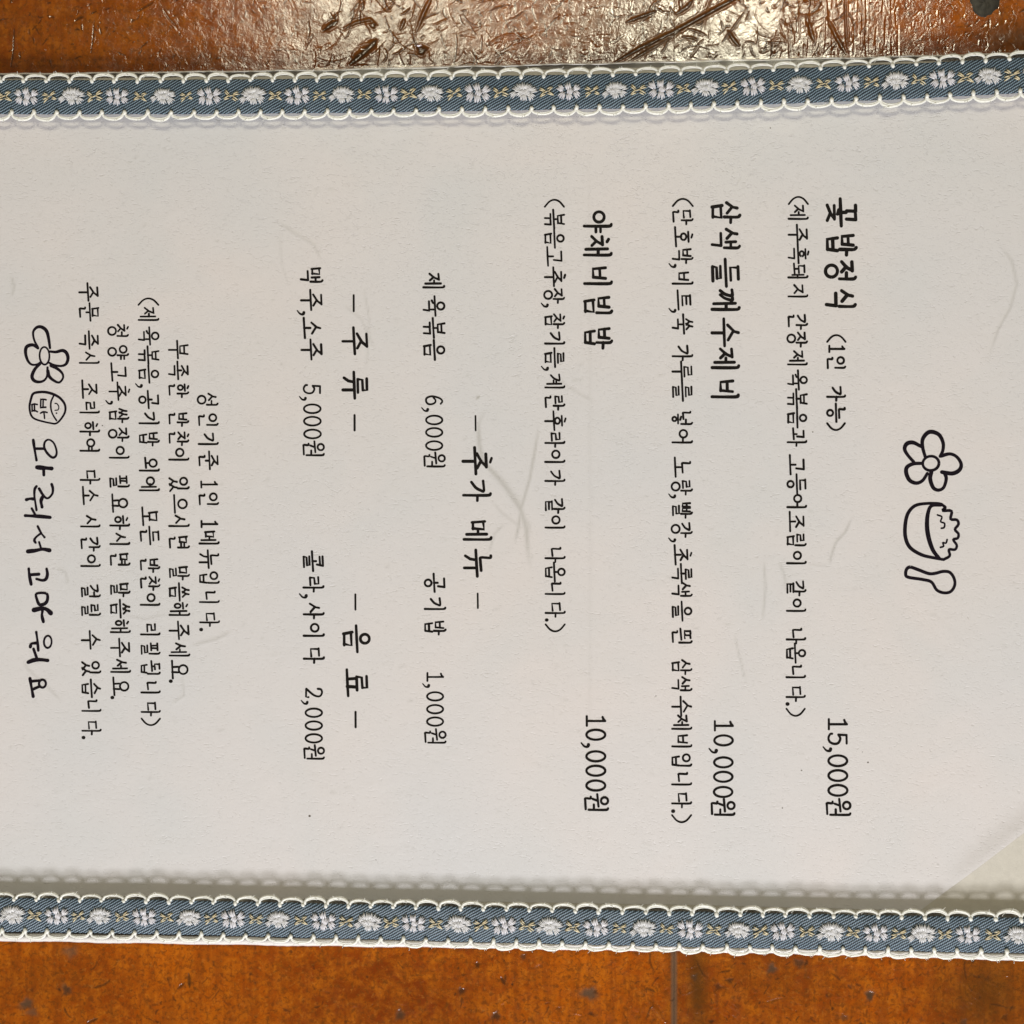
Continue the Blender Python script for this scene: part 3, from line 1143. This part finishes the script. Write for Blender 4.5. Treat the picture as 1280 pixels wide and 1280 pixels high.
# first dish
Line(249, 1034, 1071, 389, 1033, 1069, 34, 3.5).han("꽃밥정식", [265.5, 305.5, 340, 375]).done("bold heading of the dish priced 15,000")
Line(419, 1034, 1057, 537, 1034, 1056, 22.5, 2.3).han("(1인가능)", [423, 436, 454.5, 492, 516, 533.5]).done("small note in brackets after the first heading")
Line(899, 1033, 1062, 1023, 1033, 1063, 23.5, 2.6).digits(
    [('1', 905), ('5', 923.5), (',', 936.5), ('0', 951), ('0', 969.5), ('0', 988), ('원', 1010.5)], 16.5, .09, .88).done("price 15,000 in thin digits")
Line(249, 986, 1010, 891, 983, 1006, 24, 2.15).han("(제주흑돼지간장제육볶음과고등어조림이같이나옵니다.)",
     [250.5, 266.5, 293, 317, 340, 365, 402, 424, 448.5, 475, 498.5, 522.5, 546, 581, 605, 628, 652, 676, 698.5, 735, 758, 795, 816.5, 841, 867, 880, 890.5]
     ).done("bracketed description of the first dish")
# second dish
Line(249, 890, 925, 500, 890, 923, 34, 3.2).han("삼색들깨수제비", [265, 300, 341, 377, 415.5, 449.5, 488]).done("bold heading of the second dish")
Line(901, 890, 919, 1022, 889, 918, 23, 2.5).digits(
    [('1', 907), ('0', 925.5), (',', 938.5), ('0', 953), ('0', 971), ('0', 990), ('원', 1010.5)], 15.5, .11, .90).done("price 10,000 of the second dish")
Line(249, 841, 866, 1025, 840, 864, 24, 2.15).han("(단호박,비트,쑥가루를넣어노랑,빨강,초록색을띈삼색수제비입니다.)",
     [253, 271, 296, 319.5, 332, 349, 375, 388, 405, 441, 464, 489, 524, 547, 584, 609, 620, 638, 662, 675, 693.5, 717, 738, 764, 796.5, 833.5, 856, 883, 904,
      927.5, 951.5, 975, 1000, 1014, 1023.5]).done("long bracketed description of the second dish")
# third dish
Line(262, 730, 764, 437, 731, 765, 34, 3.1).han("야채비빔밥", [277, 309, 346.5, 383, 422]).done("bold heading of the third dish")
Line(895, 731, 760, 1016, 731, 760, 23, 2.5).digits(
    [('1', 901), ('0', 918.5), (',', 931.5), ('0', 945.5), ('0', 963.5), ('0', 982), ('원', 1004.5)], 15.5, .07, .88).done("price 10,000 of the third dish")
Line(250, 681, 705, 788, 682, 706, 23.5, 2.15).han("(볶음고추장,참기름,계란후라이가같이나옵니다.)",
     [254, 274, 298, 320.5, 346, 369.5, 381.5, 401, 424, 447, 460.5, 477.5, 503, 526, 549.5, 572, 597, 632, 654, 693.5, 715, 737, 762, 775, 785]
     ).done("bracketed description of the third dish")
# extra menu
Line(520, 578, 612, 760, 581, 615, 33, 3.0).dash(520, 538, .48, 2.4).han("추가메뉴", [576, 613, 664.5, 704]).dash(742, 760, .48, 2.4).done("centred heading of the extra menu between dashes")
Line(342, 529, 555, 450, 530, 556, 24.5, 2.3).han("제육볶음", [352, 382.5, 410, 437.5]).done("extra dish on the left of its price")
Line(494, 530, 556, 586, 530, 556, 20.5, 2.1).digits(
    [('6', 500.5), (',', 512), ('0', 525), ('0', 540.5), ('0', 557), ('원', 576)], 13.5, .10, .88).done("price 6,000 of the extra dish")
Line(717, 531, 556, 795, 531, 557, 22.5, 2.3).han("공기밥", [728.5, 756, 784.5]).done("bowl of rice on the extra menu")
Line(841, 531, 557, 932, 531, 557, 20, 2.1).digits(
    [('1', 846), (',', 857), ('0', 870.5), ('0', 886.5), ('0', 902), ('원', 921.5)], 13, .11, .88).done("price 1,000 of the bowl of rice")
# drinks
Line(369, 428, 460, 538, 429, 460, 33, 3.0).dash(369, 389, .44, 2.7).han("주류", [426, 481.5]).dash(519, 538, .46, 2.7).done("heading between dashes on the alcohol side")
Line(743, 429, 462, 909, 430, 463, 33, 3.0).dash(743, 762, .46, 2.7).han("음료", [798.5, 853.5]).dash(890, 909, .44, 2.7).done("heading between dashes on the soft drink side")
Line(335, 376, 403, 450, 377, 403, 25, 2.3).han("맥주,소주", [345, 375, 391, 410, 437]).done("two alcoholic drinks listed with a comma")
Line(480, 378, 404, 572, 379, 405, 20.5, 2.1).digits(
    [('5', 486.5), (',', 498), ('0', 511), ('0', 526.5), ('0', 542.5), ('원', 562)], 13.5, .06, .86).done("price 5,000 under the alcohol")
Line(689, 379, 404, 830, 380, 405, 24.5, 2.3).han("콜라,사이다", [701.5, 730, 745, 763.5, 789, 819]).done("two soft drinks listed with a comma")
Line(860, 380, 405, 951, 380, 405, 20, 2.1).digits(
    [('2', 866), (',', 878), ('0', 891), ('0', 907), ('0', 923), ('원', 941.5)], 13, .08, .90).done("price 2,000 under the soft drinks")
# notes
Line(492, 248, 272, 787, 250, 274, 22, 2.05).han("성인기준1인1메뉴입니다.",
     [500.5, 526, 550, 575.5, 605.5, 625, 655, 673, 699, 723.5, 747.5, 774, 787]).done("first line of the small notes")
Line(426, 211, 235, 851, 212, 237, 22, 2.05).han("부족한반찬이있으시면말씀해주세요.",
     [437, 463, 488, 524, 548, 569.5, 605.5, 630, 652.5, 679, 716, 740, 762.5, 788, 813, 837, 851.5]).done("second line of the small notes")
Line(373, 173, 198, 905, 177, 200, 22, 2.05).han("(제육볶음,공기밥외에모든반찬이리필됩니다)",
     [377, 393.5, 420, 444, 467.5, 482, 499.5, 524, 548.5, 582, 606.5, 645.5, 669.5, 706.5, 729, 751, 788, 812, 836, 860.5, 886, 902.5]
     ).done("third line of the small notes, in brackets")
Line(406, 136, 160, 872, 139, 163, 22, 2.05).han("청양고추,쌈장이필요하시면말씀해주세요.",
     [414.5, 440.5, 465, 489, 503, 519.5, 543, 567, 603, 629, 653, 675, 700.5, 737, 761, 784, 809.5, 833.5, 858, 872]
     ).done("fourth line of the small notes")
Line(354, 99, 123, 922, 103, 126, 22, 2.05).han("주문즉시조리하여다소시간이걸릴수있습니다.",
     [365, 390, 425, 448.5, 486.5, 510.5, 535.5, 558, 596, 619.5, 653, 680, 702.5, 740, 763.5, 800, 835.5, 860.5, 883.5, 909.5, 922]
     ).done("fifth and longest line of the small notes")


# --- drawings, traced flat on the paper
def T(ox, oy, s, pts):
    return [(ox + x / s, oy + y / s) for x, y in pts]


s1 = 4.571
fl = Print()
fl.ellipse((1080 + 382 / s1, 500 + 362 / s1), 45 / s1, 42 / s1, 3.6)
for p in ([(350, 325), (335, 270), (335, 225), (360, 190), (390, 182), (430, 200), (452, 245), (450, 290), (435, 322)],
          [(440, 320), (490, 308), (530, 325), (555, 365), (545, 400), (505, 420), (445, 412)],
          [(385, 412), (378, 450), (395, 500), (425, 515), (455, 500), (470, 450), (460, 415)],
          [(362, 420), (335, 460), (300, 475), (262, 460), (242, 420), (245, 385), (280, 365), (330, 362)],
          [(285, 355), (250, 315), (232, 280), (245, 250), (280, 243), (325, 265)]):
    fl.stroke(T(1080, 500, s1, p), 4.7, jitter=.14)
fl.build("flower_drawing", M_INK2, "thick black outline of a five petalled flower at the top of the menu")
bw = Print()
for p, wd in (([(455, 605), (430, 592), (350, 592), (290, 605), (250, 650), (235, 720), (238, 790), (265, 845), (330, 885), (400, 902), (455, 912)], 4.2),
              ([(440, 600), (385, 605), (365, 650), (360, 720), (370, 790), (395, 860), (430, 905)], 5.0)):
    bw.stroke(T(1080, 500, s1, p), wd, jitter=.16)
bw.stroke(T(1080, 500, s1, [(455, 605), (465, 615), (450, 632), (500, 635), (495, 680), (530, 685), (540, 710), (520, 740), (540, 765), (535, 790), (510, 798),
                            (530, 830), (520, 855), (485, 855), (490, 890), (455, 912)]), 3.6, smooth=True)
bw.stroke(T(1080, 500, s1, [(420, 657), (445, 668), (438, 695), (460, 705), (458, 728), (442, 733)]), 2.3)
bw.stroke(T(1080, 500, s1, [(475, 798), (468, 818), (450, 815), (455, 835), (437, 842)]), 2.3)
bw.build("rice_bowl_drawing", M_INK2, "thick black outline of a heaped rice bowl lying on its side")
spn = Print()
spn.stroke(T(1080, 500, s1, [(265, 955), (310, 970), (370, 992), (410, 990), (450, 980), (490, 985), (515, 1020), (518, 1060), (495, 1095), (455, 1102),
                             (415, 1085), (385, 1040), (330, 1025), (250, 1012), (238, 990), (245, 965)]), 4.0, closed=True)
spn.build("spoon_drawing", M_INK2, "thick black outline of a spoon")
f2 = Print()
f2.ellipse((10 + 365 / 8, 390 + 438 / 8), 50 / 8, 86 / 8, 2.4)
for p in ([(300, 355), (262, 280), (252, 200), (290, 153), (340, 152), (385, 190), (405, 260), (420, 360)],
          [(300, 362), (250, 330), (190, 345), (175, 400), (195, 480), (235, 525), (290, 525), (325, 505)],
          [(420, 395), (480, 400), (545, 385), (585, 410), (600, 465), (580, 520), (530, 540), (460, 530), (415, 510)],
          [(320, 520), (270, 570), (240, 640), (260, 685), (310, 700), (360, 685), (390, 640), (395, 555)],
          [(430, 535), (490, 565), (540, 610), (550, 660), (510, 705), (450, 680), (410, 640), (398, 590)]):
    f2.stroke(T(10, 390, 8, p), 3.6, jitter=.25)
f2.build("flower_drawing", M_INK2, "hand drawn flower before the handwritten last line")
b2 = Print()
b2.stroke(T(10, 390, 8, [(475, 832), (400, 806), (330, 800), (255, 815), (230, 870), (215, 950), (230, 1030), (270, 1070), (350, 1095), (420, 1110), (480, 1115),
                         (530, 1070), (570, 1000), (570, 930), (530, 870)]), 2.9, closed=True, jitter=.2)
b2.stroke(T(10, 390, 8, [(455, 840), (430, 900), (430, 970), (450, 1030), (485, 1085)]), 2.2)
for p in ([(328, 872), (326, 958)], [(328, 876), (352, 872), (380, 878)], [(328, 956), (378, 952)], [(352, 880), (350, 952)],
          [(325, 1012), (355, 998), (392, 1005)], [(360, 1010), (366, 1064)],
          [(238, 928), (262, 920), (292, 925)], [(240, 992), (266, 985), (294, 998)], [(240, 928), (242, 992)], [(264, 925), (266, 990)]):
    b2.stroke(T(10, 390, 8, p), 2.2, smooth=len(p) > 2)
b2.stroke(T(10, 390, 8, [(470, 915), (490, 918), (508, 948), (500, 978), (470, 984)]), 1.5)
b2.dot((10 + 485 / 8, 390 + 1012 / 8), 1.1)
b2.build("rice_bowl_drawing", M_INK2, "small hand drawn rice bowl in the handwritten last line")
hw = Print()
for p, wd, cl in (([(345, 132), (312, 150), (305, 195), (330, 245), (375, 283), (405, 265), (408, 220), (385, 160)], 2.3, True),
                  ([(300, 208), (225, 208)], 3.0, False), ([(213, 135), (222, 200), (240, 305)], 2.8, False),
                  ([(245, 365), (305, 370), (368, 375)], 4.2, False), ([(300, 375), (302, 430)], 2.8, False),
                  ([(368, 508), (378, 545), (372, 590), (335, 626), (300, 605), (262, 545)], 2.6, False),
                  ([(292, 612), (278, 650), (287, 700)], 3.4, False),
                  ([(240, 525), (225, 550), (222, 600), (230, 660), (240, 725)], 2.5, False), ([(155, 638), (185, 630), (215, 632)], 3.0, False),
                  ([(200, 712), (232, 770)], 2.3, False), ([(145, 772), (200, 775), (260, 778), (355, 787)], 3.4, False),
                  ([(250, 862), (280, 920), (308, 955)], 2.2, False), ([(272, 925), (235, 955), (222, 980), (232, 1000)], 2.5, False),
                  ([(262, 995), (282, 1060)], 2.4, False), ([(168, 1074), (230, 1067), (290, 1055), (350, 1065)], 3.8, False)):
    hw.stroke(T(10, 530, 6.74, p), wd * 1.25, closed=cl, jitter=.15)
for p, wd, cl in (([(325, 75), (332, 120), (320, 160), (290, 172), (240, 160)], 3.0, False), ([(190, 125), (260, 120)], 3.2, False),
                  ([(175, 75), (180, 130), (195, 205)], 3.0, False),
                  ([(322, 282), (333, 330), (312, 368), (265, 376), (243, 330), (240, 284)], 3.0, True),
                  ([(218, 422), (290, 408), (330, 420), (360, 448)], 4.2, False), ([(290, 430), (286, 470), (298, 520)], 3.0, False),
                  ([(238, 608), (248, 680), (255, 762)], 2.6, False), ([(188, 732), (198, 706), (240, 700)], 3.0, False),
                  ([(215, 750), (246, 838)], 2.6, False), ([(170, 862), (215, 845), (270, 840), (335, 847)], 3.8, False),
                  ([(185, 1000), (197, 1070), (212, 1150)], 3.0, False), ([(205, 1022), (262, 1016)], 2.6, False),
                  ([(210, 1090), (265, 1066)], 3.0, False)):
    hw.stroke(T(10, 700, 6.74, p), wd * 1.25, closed=cl, jitter=.15)
hw.ellipse((10 + 335 / 6.74, 700 + 690 / 6.74), 33 / 6.74, 50 / 6.74, 2.5)
hw.ellipse((10 + 290 / 6.74, 700 + 1042 / 6.74), 28 / 6.74, 34 / 6.74, 3.0)
hw.build("handwritten_line", M_INK2, "thick handwritten thank you line at the foot of the menu")
sp = Print()
for (x, y, r) in ((387, 1020, 1.3), (1085, 953, .9), (1078, 940, .5), (128, 532, .8), (1016, 540, .7), (963, 160, .8), (300, 700, .4), (820, 870, .6), (470, 1075, .5),
                  (1002, 963, .8), (978, 1010, .7), (905, 300, .5), (560, 935, .4)):
    sp.dot((x, y), r)
sp.build("speck", simple("grey_speck", (0.12, 0.10, 0.08), 0.7), "tiny dark specks scattered on the paper")["kind"] = "stuff"

# ------------------------------------------------------------------ lace ribbons
SX = 0.2 * MM          # one photo pixel at the middle of the menu


def tube(v, f, path, rad, seg=6, flat=1.0):
    path = [Vector(p) for p in path]
    n = len(path)
    base = len(v)
    for i, p in enumerate(path):
        t = (path[min(i + 1, n - 1)] - path[max(i - 1, 0)]).normalized()
        side = Vector((0, 0, 1)).cross(t)
        side = side.normalized() if side.length > 1e-6 else Vector((1, 0, 0))
        up = t.cross(side).normalized()
        r = rad[i] if isinstance(rad, (list, tuple)) else rad
        for j in range(seg):
            a = 2 * math.pi * j / seg
            v.append(tuple(p + side * (math.cos(a) * r) + up * (math.sin(a) * r * flat)))
    for i in range(n - 1):
        for j in range(seg):
            a, b = base + i * seg + j, base + i * seg + (j + 1) % seg
            f.append((a, b, b + seg, a + seg))
    f.append(tuple(base + j for j in range(seg))[::-1])
    f.append(tuple(base + (n - 1) * seg + j for j in range(seg)))


def thread(v, f, x, y, z, ang, L, wd, arch):
    """one satin stitch, arched over the ground cloth"""
    pts, rad = [], []
    for k in range(5):
        s = k / 4 - .5
        pts.append(((x + math.cos(ang) * L * s) * SX, (y + math.sin(ang) * L * s) * SX, (z + arch * (1 - (2 * s) ** 2)) * SX))
        rad.append(wd * (.45 + .55 * (1 - (2 * s) ** 2) ** .5) * SX / 2)
    tube(v, f, pts, rad, 5, 0.8)


def flower_mesh(kind, seed):
    r = random.Random(seed)
    v, f = [], []
    if kind == 0:       # rounded lilac petals
        pet = [(-10, 3.8), (-1, 6), (9.5, 4.0), (9.5, -3.6), (.5, -6), (-8, -4.6), (1.5, 0)]
        for (cx, cy) in pet:
            a0 = math.atan2(cy, cx) if abs(cx) < 6 else math.atan2(cy * 1.6, cx * .6)
            if (cx, cy) == (1.5, 0):
                a0 = 1.2
            n = 5
            for k in range(n):
                o = (k - (n - 1) / 2)
                px, py = -math.sin(a0), math.cos(a0)
                L = 10.0 * (1 - .10 * abs(o)) + r.uniform(-2.2, 2.2)
                thread(v, f, cx + px * o * 1.42, cy + py * o * 1.42, 1.4 + r.uniform(0, .5), a0 + o * .10 + r.uniform(-.20, .20), L, 1.6, 1.3)
    else:               # pale ragged petals with single stitches sticking out
        pet = [(-12, -3.6), (-8, 3.6), (-2, 6), (5, 5.4), (11, 2.6), (8.5, -4.4), (0, -6), (0, 0), (4, 0), (-5, -1)]
        for (cx, cy) in pet:
            a0 = math.atan2(cy * 1.5, cx * .7) if (cx, cy) != (0, 0) else 1.4
            n = 4 if abs(cx) > 10 else 5
            for k in range(n):
                o = (k - (n - 1) / 2)
                L = 8.6 * (1 - .08 * abs(o)) * r.uniform(.75, 1.35)
                thread(v, f, cx - math.sin(a0) * o * 1.5, cy + math.cos(a0) * o * 1.5, 1.3 + r.uniform(0, .6), a0 + o * .12 + r.uniform(-.2, .2), L, 1.6, 1.3)
    return mesh("flower", v, f)


def stitch_mesh(seed):
    r = random.Random(seed)
    v, f = [], []
    for (sx, sy) in ((-1, 1), (1, 1), (1, -1), (-1, -1)):
        ang = math.atan2(sy * .55, sx)
        for k in range(2):
            o = (k - .5) * r.uniform(1.0, 2.0)
            d = r.uniform(.85, 1.15)
            thread(v, f, sx * 5.2 * d - math.sin(ang) * o * 1.3, sy * 3.3 * d + math.cos(ang) * o * 1.3, 1.3, ang + r.uniform(-.25, .25), r.uniform(6.0, 9.5), 1.7, 1.4)
    thread(v, f, 0, 0, 1.6, .35, 6, 1.4, 1.2)
    return mesh("gold_stitch", v, f)


def scallop_mesh(seed):
    r = random.Random(seed)
    v, f = [], []
    for (h, rad, dz, sk) in ((8.2, 1.8, 1.2, r.uniform(-1, 1)), (6.4, .9, 2.0, r.uniform(-1.5, 1.5)), (9.6, .5, 1.7, r.uniform(-2, 2))):
        pts = []
        for k in range(13):
            a = math.pi * k / 12
            x = -13.2 * math.cos(a)
            y = h * math.sin(a) ** .72 + r.uniform(-.22, .22) - 1.2
            pts.append(((x + sk * math.sin(a)) * SX, y * SX, (dz + .3 * math.sin(a * 3)) * SX))
        tube(v, f, pts, rad * SX, 6)
    for k in range(2):
        x, y = r.uniform(-9, 9), r.uniform(5, 8)
        a, L = r.uniform(-.6, 3.6), r.uniform(3, 7)
        b = r.uniform(-1.6, 1.6)
        pts = []
        for q in range(6):
            pts.append((x * SX, y * SX, (2.2 + .3 * q) * SX))
            x += math.cos(a) * L / 5
            y += math.sin(a) * L / 5
            a += b / 5
        tube(v, f, pts, .3 * SX, 4)
    # knot that sews the cord to the cloth, at the valley
    for k in range(3):
        pts = [((13.6 + r.uniform(-.9, .9)) * SX, (y + r.uniform(-.4, .4)) * SX, (1.5 + .9 * math.sin((y + 6.5) / 7.5 * 3.14)) * SX)
               for y in (-4.8, -3.4, -1.8, 0.0, 1.4)]
        tube(v, f, pts, [.9 * SX, 2.0 * SX, 2.4 * SX, 1.9 * SX, .7 * SX], 6)
    return mesh("scallop_cord", v, f)


def ribbon(centre, halfw, flowers, phase, label):
    """band + sewn pieces; everything is laid on the plane of the cover's top"""
    n = 420
    xs = np.linspace(XL + 6, XR - 8, n)
    cy = interp(xs, centre)
    wx, wy = P(xs, cy, Z_RIB)
    v, fs, uv = [], [], []
    prof = [(-1.0, -.1), (-1.0, .9), (-.93, 1.5), (-.5, 1.9), (0, 2.0), (.5, 1.9), (.93, 1.5), (1.0, .9), (1.0, -.1)]
    arc = 0.0
    us = []
    for i in range(n):
        if i:
            arc += math.hypot(wx[i] - wx[i - 1], wy[i] - wy[i - 1])
        us.append(arc / MM)
        a, b = max(i - 1, 0), min(i + 1, n - 1)
        t = Vector((wx[b] - wx[a], wy[b] - wy[a], 0)).normalized()
        s = Vector((-t.y, t.x, 0))
        for (q, z) in prof:
            hwid = halfw * SX * q + math.sin(i * .9) * 0.25 * SX * (1 if abs(q) > .9 else 0)
            v.append((wx[i] + s.x * hwid, wy[i] + s.y * hwid, Z_RIB + max(z, -.1) * SX * 1.0 + math.sin(i * .11) * .15 * SX))
    m = len(prof)
    for i in range(n - 1):
        for j in range(m - 1):
            a = i * m + j
            fs.append((a, a + m, a + m + 1, a + 1))
    me = mesh("lace_trim", v, fs)
    lay = me.uv_layers.new(name="UVMap")
    vi = np.empty(len(me.loops), np.int32)
    me.loops.foreach_get("vertex_index", vi)
    U = np.array(us)[vi // m]
    Vv = np.array([p[0] for p in prof])[vi % m] * halfw * SX / MM
    lay.data.foreach_set("uv", np.stack([U, Vv], 1).reshape(-1).astype(np.float32))
    band = link("lace_trim", me, M_TWILL, menu)
    band["label"] = label

    def frame(x):
        y = float(interp(x, centre))
        y2 = float(interp(x + 4, centre))
        y1 = float(interp(x - 4, centre))
        ax, ay = P(x, y, Z_RIB)
        bx, by = P(x + 4, y2, Z_RIB)
        cx_, cy_ = P(x - 4, y1, Z_RIB)
        return float(ax), float(ay), math.atan2(float(by - cy_), float(bx - cx_))

    fl = list(flowers)
    while fl[0] > XL + 30:
        fl.insert(0, fl[0] - 56.5)
    while fl[-1] < XR - 60:
        fl.append(fl[-1] + 59)
    k0 = 0

    def sub(name, me, mat, x, y, z, rot, sc=1.0, sy=1.0):
        o = link(name, me, mat, band)
        o.location = (x, y, z)
        o.rotation_euler = (0, 0, rot)
        o.scale = (sc, sc * sy, sc)
        return o
    for i, fx in enumerate(fl):
        ax, ay, rot = frame(fx)
        k = i % 2
        sub("flower", FLOWER[k][i // 2 % 3], (M_LILAC, M_PALE)[k], ax, ay, Z_RIB + 1.2 * SX, rot + random.uniform(-.08, .08), random.uniform(1.0, 1.12))
        if i + 1 < len(fl):
            gx = (fx + fl[i + 1]) / 2
            ax, ay, rot = frame(gx)
            sub("gold_stitch", STITCH[i % 3], M_GOLD, ax, ay, Z_RIB + 1.2 * SX, rot + random.uniform(-.15, .15), random.uniform(.9, 1.1))
            step = (fl[i + 1] - fx) / 2
            for h in (0, 1):
                lx = fx + (phase + h) * step
                for side in (1, -1):
                    lx2 = lx + (0 if side > 0 else step * .42)
                    ax, ay, rot = frame(lx2)
                    s = Vector((-math.sin(rot), math.cos(rot), 0)) * (halfw * SX * side)
                    sc = step / 28.2 * 0.985
                    sub("scallop_cord", SCALLOP[random.randrange(5)], M_CORD, ax + s.x, ay + s.y, Z_RIB + .5 * SX, rot + (0 if side > 0 else math.pi), sc,
                        random.uniform(.80, 1.15))
    return band


FLOWER = [[flower_mesh(k, 10 * k + j) for j in range(3)] for k in range(2)]
STITCH = [stitch_mesh(40 + j) for j in range(3)]
SCALLOP = [scallop_mesh(60 + j) for j in range(5)]
TOP_C = [(0, 121.5), (200, 121.5), (400, 120), (600, 117), (800, 113.5), (1000, 107), (1150, 101), (1280, 94)]
BOT_C = [(0, 1143), (200, 1146), (400, 1150.5), (600, 1155.5), (800, 1160), (1000, 1164), (1280, 1169)]
ribbon(TOP_C, 21.5, [34, 91, 147, 205, 262, 317, 372, 428, 483, 539, 597, 655, 711, 769, 826, 882, 941, 999, 1059, 1119, 1177, 1235], .40,
       "blue lace ribbon along the far long side of the menu")
ribbon(BOT_C, 21.5, [16, 72, 125, 181, 237, 292, 348, 405, 461, 517, 573, 630, 687, 745, 804, 862, 922, 978, 1038, 1094, 1152, 1209, 1272], .62,
       "blue lace ribbon along the near long side of the menu, casting its shadow on the paper")
